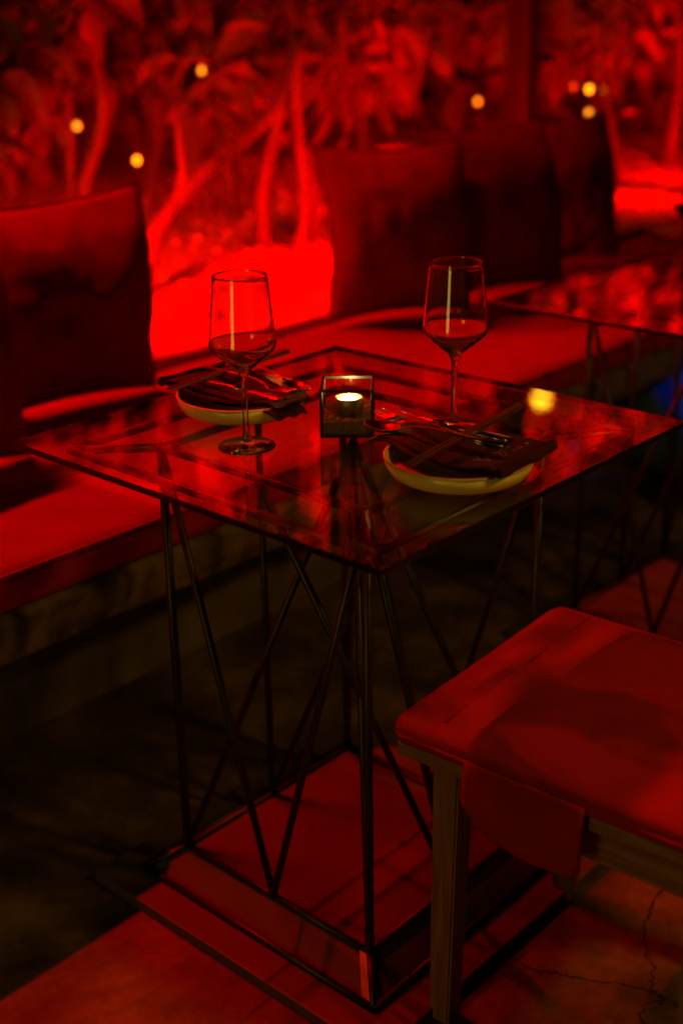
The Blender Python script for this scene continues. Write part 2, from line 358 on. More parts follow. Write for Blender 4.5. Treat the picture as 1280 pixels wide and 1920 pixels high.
bench = empty("bench", (0, .8, 0)); tag(bench, "long built-in bench with red seat cushion along the planting", "bench")
def bp(name, dims, m, bev=.006):
    d = list(dims); d[2] -= .8; d[3] -= .8
    return from_bm(name, box_bm(*d, bev=bev), m, bench)
bp("plinth", (BX0, BX1, .775, BB-.01, 0, .33), 'cement')
def ledge():
    # rough cast slab with an uneven front edge
    bm = bmesh.new(); n = 160; rows = []
    for i in range(n+1):
        x = lerp(BX0, BX1, i/n); w = lambda s, z: .014*noise.noise(Vector((x*7, s, z*9)))
        rows.append([bm.verts.new(p) for p in ((x, BB-.8, .436), (x, BF+.035-.8+w(1, 0), .434+w(2, 0)*.3), (x, BF+.012-.8+w(3, 1), .415), (x, BF+.018-.8+w(4, 2), .37), (x, BF+.03-.8+w(5, 3), .338+w(6, 0)*.4), (x, BF+.07-.8, .332), (x, BB-.8, .332))])
    for a, b in zip(rows, rows[1:]):
        for k in range(6): bm.faces.new((a[k], a[k+1], b[k+1], b[k]))
        bm.faces.new((a[6], a[0], b[0], b[6]))
    bm.faces.new(rows[0]); bm.faces.new(rows[-1][::-1])
    return from_bm("ledge", bm, 'rough_stone', bench)
ledge()
def cushion(name, x0, x1, y0, y1, z0, z1, m, parent, nx=40, ny=14, crown=.012, seed=0, edge=.025, wr=.003):
    """boxy upholstered pad with rounded edges, slight crown and creases"""
    bm = bmesh.new(); bmesh.ops.create_cube(bm, size=1)
    bmesh.ops.subdivide_edges(bm, edges=bm.edges[:], cuts=1)
    bm.free(); bm = bmesh.new()
    rows = []; e = edge; hh = (z1-z0)
    prof = [(0, 0), (.0, 0)]
    # cross rings from bottom to top with rounding
    rings = [(e*.6, 0.0), (e*.15, hh*.10), (0, hh*.32), (0, hh*.62), (e*.12, hh*.80), (e*.45, hh*.93), (e, hh*.985)]
    def outline(inset):
        pts = []; ex0, ex1, ey0, ey1 = x0+inset, x1-inset, y0+inset, y1-inset; rc = e*.8
        def side(a, b, n, fn):
            for i in range(n): pts.append(fn(lerp(a, b, i/n)))
        side(ex0, ex1, nx, lambda t: (t, ey0)); side(ey0, ey1, ny, lambda t: (ex1, t)); side(ex1, ex0, nx, lambda t: (t, ey1)); side(ey1, ey0, ny, lambda t: (ex0, t))
        return pts
    vr = []
    for ins, z in rings:
        r = []
        for (x, y) in outline(ins):
            q = Vector((x*6+seed, y*6, z*14)); d = wr*noise.noise(q)+wr*.7*noise.noise(q*2.7)
            cx, cy = (x0+x1)/2, (y0+y1)/2
            # soften vertical corners
            dx = min(x-x0, x1-x); dy = min(y-y0, y1-y)
            ox = oy = 0
            if dx < e and dy < e:
                k = .3*(e-max(dx, dy)); ox = k if x < cx else -k; oy = k if y < cy else -k
            nx_, ny_ = ((-1 if x < cx else 1) if dx < 1e-3+ins else 0), ((-1 if y < cy else 1) if dy < 1e-3+ins else 0)
            r.append(bm.verts.new((x+ox+nx_*d, y+oy+ny_*d, z0+z)))
        vr.append(r)
    N = len(vr[0])
    for a, b in zip(vr, vr[1:]):
        for k in range(N): bm.faces.new((a[k], a[(k+1) % N], b[(k+1) % N], b[k]))
    bm.faces.new(vr[0][::-1])
    # top: grid connected to last ring
    top = {}
    L = vr[-1]
    def idx(i, j):
        if j == 0 and i < nx: return i
        if i == nx and j < ny: return nx+j
        if j == ny and i > 0: return nx+ny+(nx-i)
        return (2*nx+ny+(ny-j)) % N
    e1 = e
    for i in range(nx+1):
        for j in range(ny+1):
            if i in (0, nx) or j in (0, ny): top[i, j] = L[idx(i, j)]
            else:
                x = lerp(x0+e1, x1-e1, i/nx); y = lerp(y0+e1, y1-e1, j/ny)
                q = Vector((x*5+seed, y*5, 3.1)); u = min(i, nx-i)/nx*2; v = min(j, ny-j)/ny*2
                z = z0+hh + crown*(1-(1-min(1, u*3))**2)*(1-(1-min(1, v*2))**2) + wr*noise.noise(q)*1.3 + wr*noise.noise(q*2.3)
                top[i, j] = bm.verts.new((x, y, z))
    for i in range(nx):
        for j in range(ny):
            bm.faces.new((top[i, j], top[i+1, j], top[i+1, j+1], top[i, j+1]))
    return from_bm(name, bm, m, parent, True)
xs = [BX0, -1.02, 1.74, BX1]
for i in range(3):
    c = cushion("seat_cushion", xs[i]+.003, xs[i+1]-.003, BF-.8, BB-.8-.01, .438, .512, 'seat', bench, 60, 18, .008, seed=i*7, edge=.022, wr=.0022)
    # stitched seam just below the front top edge
    tube("piping", [(lerp(xs[i]+.02, xs[i+1]-.02, k/40), BF-.8+.0035+.0012*noise.noise(Vector((k*.7, i, 0))), .502) for k in range(41)], .0032, 'seat', c, 6)

def stitches():
    bm = bmesh.new()
    for k in range(230):
        x = -1.0 + k*.012
        tube_bm([(x, BF-.8-.0012, .497), (x+.0035, BF-.8-.0022, .4955), (x+.007, BF-.8-.0012, .497)], .0011, 5, bm)
    o = from_bm("stitches", bm, 'napkin', bench, True); o["kind"] = "stuff"
stitches()
# raised planting bed behind the bench
bed = empty("planter", (1, 3, 0)); tag(bed, "raised planting bed with pale gravel behind the bench", "planter")
def bed_mesh():
    bm = bmesh.new(); n, k = 90, 60; g = []
    for i in range(n+1):
        r = []
        for j in range(k+1):
            x = lerp(-3.2, 8.0, i/n); y = lerp(1.225, 7.6, j/k)
            z = .525 + .03*noise.noise(Vector((x*1.3, y*1.3, 0))) + .010*noise.noise(Vector((x*6, y*6, 2)))
            r.append(bm.verts.new((x-1, y-3, z)))
        g.append(r)
    for i in range(n):
        for j in range(k): bm.faces.new((g[i][j], g[i+1][j], g[i+1][j+1], g[i][j+1]))
    return from_bm("gravel", bm, 'gravel', bed, True)
gv = bed_mesh()
box("wall", (-3.2-1, 8-1, 1.193-3, 1.232-3, 0, .512), 'cement', bed, bev=.012)
box("wall", (-3.2-1, 8-1, 7.55-3, 7.65-3, 0, .5), 'cement', bed, bev=.01)
# stones in the gravel
def pebbles():
    bm = bmesh.new()
    for i in range(900):
        x, y = random.uniform(.3, 5), random.uniform(1.28, 3.6); s = random.uniform(.008, .022)
        z = .525 + .03*noise.noise(Vector((x*1.3, y*1.3, 0))) + .010*noise.noise(Vector((x*6, y*6, 2)))
        m = Matrix.Translation((x-1, y-3, z+s*.2)) @ Matrix.Rotation(random.uniform(0, 6), 4, 'Z') @ Matrix.Diagonal((s, s*.75, s*.5, 1))
        bmesh.ops.create_icosphere(bm, subdivisions=1, radius=1, matrix=m)
    o = from_bm("pebbles", bm, 'gravel', bed, True); o["kind"] = "stuff"
pebbles()
gw = empty("garden_wall", (2, 7.9, 0)); tag(gw, "dark plastered garden wall behind all the shrubs", "wall")
box("wall", (-8, 10, 0, .2, 0, 3.2), 'backwall', gw); box("coping", (-8.02, 10.02, -.03, .23, 3.203, 3.27), 'cement', gw)

# unseen beam added above the picture to shade a band across the stool
pg = empty("shade_beam", (.9, .682, 0)); tag(pg, "unseen dark beam on two posts, added to shade a band across the stool", "beam")
box("beam", (-3.2, 3.2, -.046, .046, 2.10, 2.20), 'post', pg, bev=.005)
for sx in (-1, 1): box("post", (sx*3.1-.06, sx*3.1+.06, -.06, .06, 0, 2.098), 'post', pg, bev=.005)
# ------------------------------------------------------------------ pillows on the bench
def pillow(loc, rz, lean, w, h, th, label, seed=0, mname='pillow', sag=.0, slump=.085, shear=0):
    bm = bmesh.new(); n = 30; fr = {}; bk = {}
    for i in range(n+1):
        for j in range(n+1):
            u, v = i/n*2-1, j/n*2-1
            pin = 1-.055*(1-abs(v)**1.6) if True else 1
            x = u*w/2*(1-.10*(1-v*v)*abs(u)**3); z = v*h/2*(1-.11*(1-u*u)*abs(v)**3)
            x += shear*(v+1)/2
            m = max(0, 1-abs(u)**2.3)**.58*max(0, 1-abs(v)**1.9)**.62
            q = Vector((u*1.9+seed, v*1.9, seed*.3)); wr = .015*noise.noise(q)+.009*noise.noise(q*2.3)+.005*noise.noise(q*5)
            # radiating corner creases
            cr = .006*math.sin(9*math.atan2(1.05-abs(v), 1.05-abs(u)))*(abs(u)*abs(v))**1.5
            bot = 1+.25*(1-v)/2
            d = th/2*m*bot + (wr+cr)*min(1, m*2)
            z += sag*u*(v+1)/2
            bend = slump*max(0, (v+.1)/1.1)**2
            if i in (0, n) or j in (0, n): fr[i, j] = bk[i, j] = bm.verts.new((x, bend, z))
            else:
                fr[i, j] = bm.verts.new((x, bend-d, z)); bk[i, j] = bm.verts.new((x, bend+th/2*m, z))
    for i in range(n):
        for j in range(n):
            bm.faces.new((fr[i, j], fr[i+1, j], fr[i+1, j+1], fr[i, j+1]))
            bm.faces.new((bk[i, j], bk[i, j+1], bk[i+1, j+1], bk[i+1, j]))
    for v in bm.verts: v.co.z += h/2
    t = empty("pillow", loc, rz); t.rotation_euler = (-lean, 0, rz); tag(t, label, "pillow", "red pillows along the bench")
    c = from_bm("cover", bm, mname, t, True)
    pts = []
    for s in range(81):
        a = s/80*4; k = int(a) % 4; f = a-int(a)
        u, v = [(2*f-1, -1), (1, 2*f-1), (1-2*f, 1), (-1, 1-2*f)][k]
        pts.append((u*w/2*(1-.10*(1-v*v)*abs(u)**3)+shear*(v+1)/2, slump*max(0, (v+.1)/1.1)**2, v*h/2*(1-.11*(1-u*u)*abs(v)**3)+sag*u*(v+1)/2+h/2))
    tube("piping", pts, .0045, mname, c, 6)
    return t
ZS = .528
pillow((-.20, .855, ZS), R(2), R(6), .46, .44, .18, "red pillow at the left edge, in front of the other left pillow", 1, shear=.05)
pillow((.225, 1.05, ZS), R(-4), R(5), .54, .44, .19, "creased red pillow left of the bright gravel, streaked by branch shadows", 5, shear=.075)
pillow((1.345, 1.01, ZS), R(-30), R(6), .42, .455, .20, "red pillow behind the right wine glass", 9)
pillow((1.745, .965, ZS), R(-14), R(6), .46, .475, .18, "red pillow in front of the pillow with the dark post behind it", 14)
pillow((2.20, 1.09, ZS), R(-26), R(6), .47, .455, .17, "rearmost red pillow, half hidden behind its neighbour", 19)

# ------------------------------------------------------------------ glass tables on wire frames
TZ = .763
def rod(name, a, b, r, parent, m='metal'): return tube(name, [a, lerp(Vector(a), Vector(b), .5), b], r, m, parent, 10)
def make_table():
    t = empty("glass_table")
    h, a, o, b = .345, .195, .286, .062
    # tabletop: one pane with dark polished edges
    bm = box_bm(-h, h, -h, h, TZ-.0095, TZ, bev=.0012, seg=1)
    top = from_bm("tabletop", bm, 'top', t); top.data.materials.append(MT['edge'])
    for p in top.data.polygons: p.material_index = 0 if abs(p.normal.z) > .9 else 1
    zr = TZ-.0163
    C = {'L': (-1, 1), 'F': (-1, -1), 'R': (1, -1), 'B': (1, 1)}; order = 'LFRB'
    top3 = {k: Vector((s[0]*a, s[1]*a, zr)) for k, s in C.items()}; bot3 = {k: Vector((s[0]*a, s[1]*a, b)) for k, s in C.items()}
    out3 = {k: Vector((s[0]*o, s[1]*o, zr)) for k, s in C.items()}; low3 = {k: Vector((s[0]*.247, s[1]*.247, .0255)) for k, s in C.items()}
    mids = {}
    for i in range(4):
        k, q = order[i], order[(i+1) % 4]
        rod("rail", top3[k], top3[q], .0065, t); rod("rail", out3[k], out3[q], .0065, t)
        rod("base_rail", bot3[k], bot3[q], .0052, t); rod("base_rail", low3[k], low3[q], .0052, t)
        rod("corner_strut", top3[k], out3[k], .0065, t); rod("corner_strut", bot3[k], low3[k], .005, t)
        rod("leg", top3[k], bot3[k], .0068, t)
        mids['t'+k+q] = (top3[k]+top3[q])/2; mids['b'+k+q] = (bot3[k]+bot3[q])/2
        lathe("joint", [(0, .009), (.006, .0065), (.009, 0), (.006, -.0065), (0, -.009)], 'metal', t, 12, loc=top3[k])
        lathe("pad", [(0, 0), (.007, 0), (.007, .0020), (0, .0020)], 'crystal', t, 14, loc=out3[k]+Vector((.012 if k in 'LF' else -.012, 0, .0046)))
    tc = Vector((0, 0, zr))
    for p, q in ((top3['L'], mids['bLF']), (top3['F'], mids['bLF']), (top3['F'], mids['bFR']), (top3['R'], mids['bRB']), (top3['B'], mids['bRB']),
                 (bot3['L'], tc), (bot3['F'], tc), (bot3['R'], tc), (bot3['B'], tc), (mids['bBL'], mids['tRB']), (mids['bBL'], mids['tBL']), (mids['bFR'], mids['tLF'])):
        rod("brace", p, q, .0058, t)
    # stepped cement foot
    box("base_slab", (-.305, .305, -.305, .305, 0, .020), 'base', t, bev=.002)
    bm = bmesh.new(); lo, hi = .243, .193
    va = [bm.verts.new((s[0]*lo, s[1]*lo, .0205)) for s in C.values()]; vb = [bm.verts.new((s[0]*hi, s[1]*hi, .060)) for s in C.values()]
    bm.faces.new(va[::-1]); bm.faces.new(vb)
    for i in range(4): bm.faces.new((va[i], va[(i+1) % 4], vb[(i+1) % 4], vb[i]))
    bmesh.ops.bevel(bm, geom=bm.edges[:], offset=.002, segments=2, affect='EDGES')
    from_bm("base_block", bm, 'base', t)
    # warm light on the camera-side foot corner, built as a paler plate
    bm = bmesh.new()
    d = Vector((-1, 0, 0)); n = Vector((-.62, 0, .78))
    q = [Vector((-.198, -.180, .0585)), Vector((-.198, -.1935, .0585)), Vector((-.2465, -.2415, .0235)), Vector((-.2465, -.226, .0235))]
    off = n*.003
    f0 = [bm.verts.new(v+off*.3) for v in q]; f1 = [bm.verts.new(v+off) for v in q]
    bm.faces.new(f0[::-1]); bm.faces.new(f1)
    for i in range(4): bm.faces.new((f0[i], f0[(i+1) % 4], f1[(i+1) % 4], f1[i]))
    cp = from_bm("warm_light_wedge", bm, 'bare', t); cp["label"] = "wedge of warm light on the foot corner, built as a paler plate"
    return t
def copy_tree(o, parent=None):
    c = o.copy(); COL.objects.link(c); c.parent = parent
    if parent: c.matrix_parent_inverse = o.matrix_parent_inverse.copy()
    for ch in list(o.children): copy_tree(ch, c)
    return c
t1 = make_table(); tag(t1, "square glass table on black wire legs, laid with two wine glasses", "table", "glass tables in front of the bench")
t2 = copy_tree(t1); t2.location = (1.145, -.002, 0); t2.rotation_euler.z = 0
t2["label"] = "empty glass table at the right edge, farther along the bench"

# ------------------------------------------------------------------ wine glasses
def wine_glass(loc, rz, label):
    H = .241
    outer = [(0, 0), (.030, 0), (.0398, .0006), (.0403, .0016), (.0395, .0026), (.030, .0042), (.018, .0066), (.0085, .0105), (.0055, .017), (.0043, .030), (.0040, .055), (.0041, .080), (.0046, .096), (.0062, .104), (.0105, .1110), (.0200, .1195), (.0320, .1295), (.0405, .1370), (.0440, .1410), (.0456, .1455), (.0457, .1500), (.0452, .156), (.0425, .185), (.0395, .215), (.0368, .2405)]
    inner = [(.0364, .2414), (.0360, .2405), (.0386, .215), (.0416, .185), (.0443, .156), (.0447, .1503), (.0444, .1462), (.0428, .1425), (.0393, .1385), (.0308, .1314), (.0190, .1222), (.0100, .1165), (.0045, .1140), (0, .1133)]
    def dens(pr, k=3):
        q = spline([(r, z, 0) for r, z in pr], (len(pr)-1)*k); return [(max(0, v.x), v.y) for v in q]
    o1 = dens(outer[6:]); i1 = dens(inner[1:])
    rim = [(.03672, .24085), (.03664, .2412), (.03640, .24135), (.03616, .2412), (.03606, .24085)]
    prof = outer[:6] + o1 + rim + i1
    prof[-1] = (0, prof[-1][1])
    t = lathe("wine_glass", prof, 'crystal', None, 96, loc=loc); t.rotation_euler.z = rz
    return tag(t, label, "wine glass", "wine glasses on the near table")
gL = pxz(463, 838, TZ); gR = pxz(850, 803, TZ)
wine_glass((gL.x, gL.y, TZ+.0004), 0, "empty wine glass nearest the camera, in front of the left plate")
wine_glass((gR.x, gR.y, TZ+.0004), .3, "empty wine glass standing behind the right plate")

# ------------------------------------------------------------------ glass candle box
CW, CH = .0765, .071
c0 = pxz(600, 822, TZ); c1 = pxz(701, 822, TZ)
ax = (c1-c0); ax.z = 0; rzc = math.atan2(ax.y, ax.x); ax.normalize(); ay = Vector((-ax.y, ax.x, 0))
cc = (c0+c1)/2 + ay*(CW/2); cc.z = TZ+.0004
cb = empty("candle_holder", cc, rzc); tag(cb, "small glass box with black metal edges holding sand and a tealight", "candle holder")
hw = CW/2; er = .0022
def cbar(x0, x1, y0, y1, z0, z1): box("edge_bar", (x0, x1, y0, y1, z0, z1), 'metal', cb, bev=.0006)
for z0 in (0, CH-2*er):
    for s in (-1, 1):
        cbar(-hw+2*er, hw-2*er, s*hw-(2*er if s > 0 else 0), s*hw+(2*er if s < 0 else 0), z0, z0+2*er)
        cbar(s*hw-(2*er if s > 0 else 0), s*hw+(2*er if s < 0 else 0), -hw+2*er, hw-2*er, z0, z0+2*er)
for sx in (-1, 1):
    for sy in (-1, 1):
        cbar(sx*hw-(2*er if sx > 0 else 0), sx*hw+(2*er if sx < 0 else 0), sy*hw-(2*er if sy > 0 else 0), sy*hw+(2*er if sy < 0 else 0), 0, CH)
for k in range(4):
    me = bpy.data.meshes.new("pane"); q = hw-.0022
    me.from_pydata([(-q, -q, .004), (q, -q, .004), (q, -q, CH-.004), (-q, -q, CH-.004)], [], [(0, 1, 2, 3)])
    p = link("pane", me, 'pane', cb); p.rotation_euler.z = k*math.pi/2
    md = p.modifiers.new("thick", 'SOLIDIFY'); md.thickness = .0014; md.offset = 0
me = bpy.data.meshes.new("floor_plate"); box("floor_plate", (-hw+.0046, hw-.0046, -hw+.0046, hw-.0046, .0006, .0026), 'metal', cb, bev=0)
def sand():
    bm = bmesh.new(); n = 26; q = hw-.0034; top = {}; bt = {}
    for i in range(n+1):
        for j in range(n+1):
            x, y = lerp(-q, q, i/n), lerp(-q, q, j/n)
            z = .027 + .007*(x*.5+y)/hw*.5 + .004*noise.noise(Vector((x*60, y*60, 1))) + .0022*noise.noise(Vector((x*220, y*220, 4)))
            top[i, j] = bm.verts.new((x, y, z)); 
            if i in (0, n) or j in (0, n): bt[i, j] = bm.verts.new((x, y, .003))
    for i in range(n):
        for j in range(n): bm.faces.new((top[i, j], top[i+1, j], top[i+1, j+1], top[i, j+1]))
        for a, b in (((i, 0), (i+1, 0)), ((i, n), (i+1, n)), ((0, i), (0, i+1)), ((n, i), (n, i+1))):
            bm.faces.new((bt[a], bt[b], top[b], top[a]))
    for k in range(420):
        x, y = random.uniform(-q, q)*.97, random.uniform(-q, q)*.97
        z = .0275 + .007*(x*.5+y)/hw*.5 + .004*noise.noise(Vector((x*60, y*60, 1)))
        s = random.uniform(.0006, .0016)
        bmesh.ops.create_icosphere(bm, subdivisions=1, radius=s, matrix=Matrix.Translation((x, y, z)))
    o = from_bm("sand", bm, 'sand', cb); o["kind"] = "stuff"
sand()
TL = Vector((.002, -.004, .0))
tea = lathe("tealight", [(0, .022), (.0192, .022), (.0195, .050), (.0190, .0508), (.0185, .0500), (.0183, .0488)], 'tin', cb, 40, loc=TL)
lathe("wax", [(.0182, .030), (.0182, .0488), (.012, .0484), (0, .0482)], 'wax', tea, 40)
tube("wick", [(0, 0, .048), (.0002, 0, .0495), (.0004, 0, .0505)], .0006, 'housing', tea, 6)
lathe("flame", [(0, .0500), (.0016, .0508), (.0020, .0522), (.0016, .0540), (.0008, .0556), (0, .0570)], 'flame', tea, 16)
L = bpy.data.lights.new("candle_light", 'POINT'); L.energy = 5.0; L.color = (1, .62, .16); L.shadow_soft_size = .0015
lo = bpy.data.objects.new("candle_light", L); COL.objects.link(lo); lo.parent = cb; lo.location = TL+Vector((0, 0, .0545))

# ------------------------------------------------------------------ plates, napkins, chopsticks, cutlery
def plate(loc, label):
    t = empty("plate", loc); tag(t, label, "plate", "olive plates on the near table")
    R0 = .0985
    out = [(0, .003), (.058, .003), (.059, 0), (.063, 0), (.068, .0008), (.082, .0030), (.0905, .0085), (.0955, .0170), (R0, .0285)]
    inn = [(.0955, .0285), (.0925, .018), (.0875, .0112), (.079, .0078), (.055, .0072), (0, .0068)]
    lathe("body", out+inn, 'glaze', t, 72)
    lathe("rim", [(R0+.0003, .0275), (R0+.0006, .0292), (R0-.0006, .0304), (.0962, .0304), (.0950, .0292), (.0948, .0275)], 'rim', t, 72, closed=True)
    return t
PF = Vector((-.050, -.229, TZ+.0005)); PB = Vector((-.034, .192, TZ+.0005))
plate(PF, "olive glazed plate on the right, nearest the stool")
plate(PB, "olive glazed plate on the left, behind the nearer wine glass")
def napkin(base, rot, label, W=.132, y0=-.098, y1=.118, lettering=False, seed=0, plate_c=(0, 0)):
    """napkin folded into a long pocket: rolled fold at the y0 end, two loose ends at the y1 end"""
    t = empty("napkin", base, rot); tag(t, label, "napkin", "dark napkins on the plates")
    ca, sa = math.cos(-rot), math.sin(-rot); cl = (plate_c[0]-base[0], plate_c[1]-base[1]); cx_, cy_ = cl[0]*ca-cl[1]*sa, cl[0]*sa+cl[1]*ca
    def dip(x, y):
        rho = math.hypot(x-cx_, y-cy_)/.088
        return -.0105*max(0, 1-rho**4) - .010*max(0, (y-.085)/.04)**2
    def layer(name, w0, w1, ya, yb, z0, th, fold, sd, lift=.0):
        bm = bmesh.new(); n, k = 28, 34; up = {}; dn = {}
        for i in range(n+1):
            for j in range(k+1):
                s, v = i/n*2-1, j/k
                y = lerp(ya, yb, v); w = lerp(w0, w1, v**1.5); x = s*w/2 + .006*math.sin(v*5+sd)
                # rest over the plate: supported by rim and bowl, drooping at far end
                q = Vector((x*22+sd, y*13, sd)); 
                z = z0 + .0022*noise.noise(q) + .0035*noise.noise(q*.5) + .004*math.cos(s*math.pi*1.1)*(v**1.2)*math.cos(3*s+sd)
                z += lift*v
                z += dip(x, y)
                rl = max(0, (ya+.02-y)/.02) if fold else 0
                if fold: z -= .010*rl**2
                up[i, j] = bm.verts.new((x, y, z+th)); dn[i, j] = bm.verts.new((x, y, z))
        for i in range(n):
            for j in range(k):
                bm.faces.new((up[i, j], up[i+1, j], up[i+1, j+1], up[i, j+1])); bm.faces.new((dn[i, j], dn[i, j+1], dn[i+1, j+1], dn[i+1, j]))
        for i in range(n):
            bm.faces.new((up[i, 0], dn[i, 0], dn[i+1, 0], up[i+1, 0])); bm.faces.new((up[i, k], up[i+1, k], dn[i+1, k], dn[i, k]))
        for j in range(k):
            bm.faces.new((up[0, j], up[0, j+1], dn[0, j+1], dn[0, j])); bm.faces.new((up[n, j], dn[n, j], dn[n, j+1], up[n, j+1]))
        return from_bm(name, bm, 'napkin', t, True)
    layer("under_fold", W*.98, W*.42, y0+.006, y1+.012, .0312, .0035, False, seed+2, lift=-.001)
    layer("middle_fold", W, W*.50, y0+.003, y1, .0360, .0035, False, seed+5, lift=-.001)
    up = layer("top_fold", W, W*.62, y0, y1-.045, .0410, .0035, True, seed, lift=-.002)
    # rolled end: a flattened spiral seen from the side
    bm = bmesh.new(); prof = []
    for s in range(19):
        a = math.pi/2 + s/18*math.pi
        prof.append((y0+.001+.0085*math.cos(a)*.9, .0378+.0070*math.sin(a)))
    rows = []
    for i in range(25):
        s = i/24*2-1
        w = .0014*math.sin(s*6+seed)
        rows.append([bm.verts.new((s*W/2+.006*math.sin(seed), y+w, z+w)) for y, z in prof] + [bm.verts.new((s*W/2+.006*math.sin(seed), lerp(y, y0+.004, .32)+w, lerp(z, .0378, .32)+w)) for y, z in prof[::-1]])
    N = len(rows[0])
    for a, b in zip(rows, rows[1:]):
        for k in range(N): bm.faces.new((a[k], a[(k+1) % N], b[(k+1) % N], b[k]))
    bm.faces.new(rows[0]); bm.faces.new(rows[-1][::-1])
    from_bm("rolled_edge", bm, 'napkin', t, True)
    if lettering:
        # thin embroidered script: tall K-like stroke, small loops and a row of small letters below
        P = lambda u, v: Vector((-.020+v, -.070+u*.0, .0408)) 
        strokes = [
            [(-.034, .000), (-.030, .014)], [(-.030, .0145), (-.022, .008), (-.013, .001)], [(-.033, .006), (-.024, .0005), (-.019, -.004)],
            [(-.006, .016), (.000, .011), (.007, .006), (.005, .003)], [(-.002, .017), (.006, .0125), (.012, .008)],
            [(.014, .018), (.018, .016), (.017, .013)], [(.021, .020), (.027, .019), (.024, .014), (.025, .014), (.021, .017), (.022, .0205)], [(.029, .0215), (.036, .021), (.033, .0185), (.036, .017)],
            [(.010, .0055), (.012, .003)], [(.0145, .0065), (.0165, .004), (.015, .003)], [(.019, .008), (.021, .0055)], [(.023, .009), (.0255, .007), (.0235, .006)], [(.005, .003), (.007, .001), (.0055, .000)],
        ]
        for st in strokes:
            pts = []
            for (u, v) in st:
                pts.append((u*1.15+.004, -.040-v*1.6, 0))
            pts = spline(pts, 8) if len(pts) > 2 else [Vector(p) for p in pts]
            pts2 = []
            for p in pts:
                q = Vector((p.x*22+seed, p.y*13, seed)); vv = (p.y-y0)/((y1-.045)-y0); s = p.x/(lerp(W, W*.62, max(0, vv)**1.5)/2)
                z = .0410+.0035 + .0022*noise.noise(q) + .0035*noise.noise(q*.5) + .004*math.cos(s*math.pi*1.1)*(max(0, vv)**1.2)*math.cos(3*s+seed) - .002*vv + dip(p.x, p.y)
                pts2.append((p.x, p.y, z+.0004))
            tube("stitching", pts2, .00042, 'thread', up, 5)
    return t
def chopsticks(p0, p1, label, gap=.0045):
    p0, p1 = Vector(p0), Vector(p1); d = (p1-p0); L_ = d.length; rz = math.atan2(d.y, d.x)
    for s, nm in ((1, "upper"), (-1, "lower")):
        bm = bmesh.new(); n = 4
        rings = []
        for u, r in ((0, .0014), (.02, .0016), (.5, .0026), (1, .0034)):
            rings.append([bm.verts.new((u*L_, (r if k in (1, 2) else -r), (r if k in (2, 3) else -r))) for k in range(4)])
        for a, b in zip(rings, rings[1:]):
            for k in range(4): bm.faces.new((a[k], a[(k+1) % 4], b[(k+1) % 4], b[k]))
        bm.faces.new(rings[0]); bm.faces.new(rings[-1][::-1])
        bmesh.ops.recalc_face_normals(bm, faces=bm.faces); bmesh.ops.bevel(bm, geom=bm.edges[:], offset=.0004, segments=1, affect='EDGES')
        o = from_bm("chopstick", bm, 'darkwood')
        nv = Vector((-math.sin(rz), math.cos(rz), 0))
        o.location = p0 + nv*gap*s; o.rotation_euler = (0, -math.asin(d.z/L_), rz - s*R(.5))
        tag(o, label[0] if s > 0 else label[1], "chopstick", "dark chopsticks on the napkins")
def sweep(name, path, ws, th, m, parent=None, dish=None):
    """flat handle/blade: path of points, half widths, thickness; dish = downward bow across the width"""
    bm = bmesh.new(); rows = []; path = [Vector(p) for p in path]
    for i, p in enumerate(path):
        d = (path[min(i+1, len(path)-1)]-path[max(i-1, 0)]).normalized(); sx = d.cross(Vector((0, 0, 1))).normalized(); up = sx.cross(d)
        r = []
        K = 8
        for k in range(K+1):
            s = k/K*2-1; bow = (dish[i] if dish else 0)*(s*s-1)
            r.append(p + sx*ws[i]*s + up*(bow + th*.5*math.sqrt(max(0, 1-s*s*.92))))
        for k in range(K, -1, -1):
            s = k/K*2-1; bow = (dish[i] if dish else 0)*(s*s-1)
            r.append(p + sx*ws[i]*s + up*(bow - th*.5*math.sqrt(max(0, 1-s*s*.92))))
        rows.append([bm.verts.new(v) for v in r])
    N = len(rows[0])
    for a, b in zip(rows, rows[1:]):
        for k in range(N): bm.faces.new((a[k], a[(k+1) % N], b[(k+1) % N], b[k]))
    bm.faces.new(rows[0]); bm.faces.new(rows[-1][::-1])
    return from_bm(name, bm, m, parent, True)
def spoon(loc, rz, tilt, label):
    t = empty("spoon", loc, rz); t.rotation_euler = (tilt, 0, rz); tag(t, label, "spoon", "spoons laid on the napkins")
    ys = [i/20 for i in range(21)]
    sweep("bowl", [(0, .062*u, -.001*math.sin(u*3.1)) for u in ys], [max(.0006, .0205*math.sin(math.pi*min(1, u**.86))**.62) for u in ys], .0012, 'steel', t, [.0085*math.sin(math.pi*u)**.8 for u in ys])
    sweep("handle", [(0, -.155, .002), (0, -.10, .005), (0, -.05, .007), (0, -.02, .0055), (0, -.005, .002), (0, .004, .0002)], [.0058, .0050, .0036, .0028, .0028, .0034], .0024, 'steel', t)
def fork(loc, rz, tilt, label):
    t = empty("fork", loc, rz); t.rotation_euler = (tilt, 0, rz); tag(t, label, "fork", "forks laid on the napkins")
    sweep("handle", [(0, -.150, .001), (0, -.10, .004), (0, -.05, .006), (0, -.02, .005), (0, -.004, .002), (0, .008, -.001), (0, .017, -.0012)], [.0056, .005, .0036, .0028, .0034, .009, .0108], .0022, 'steel', t)
    for k in range(4):
        x = (k-1.5)*.0066
        tube("tine", [(x, .016, -.0011), (x, .032, -.0016), (x*.97, .048, .0008), (x*.95, .058, .0036)], [.0015, .00135, .0011, .0006], 'steel', t, 6)
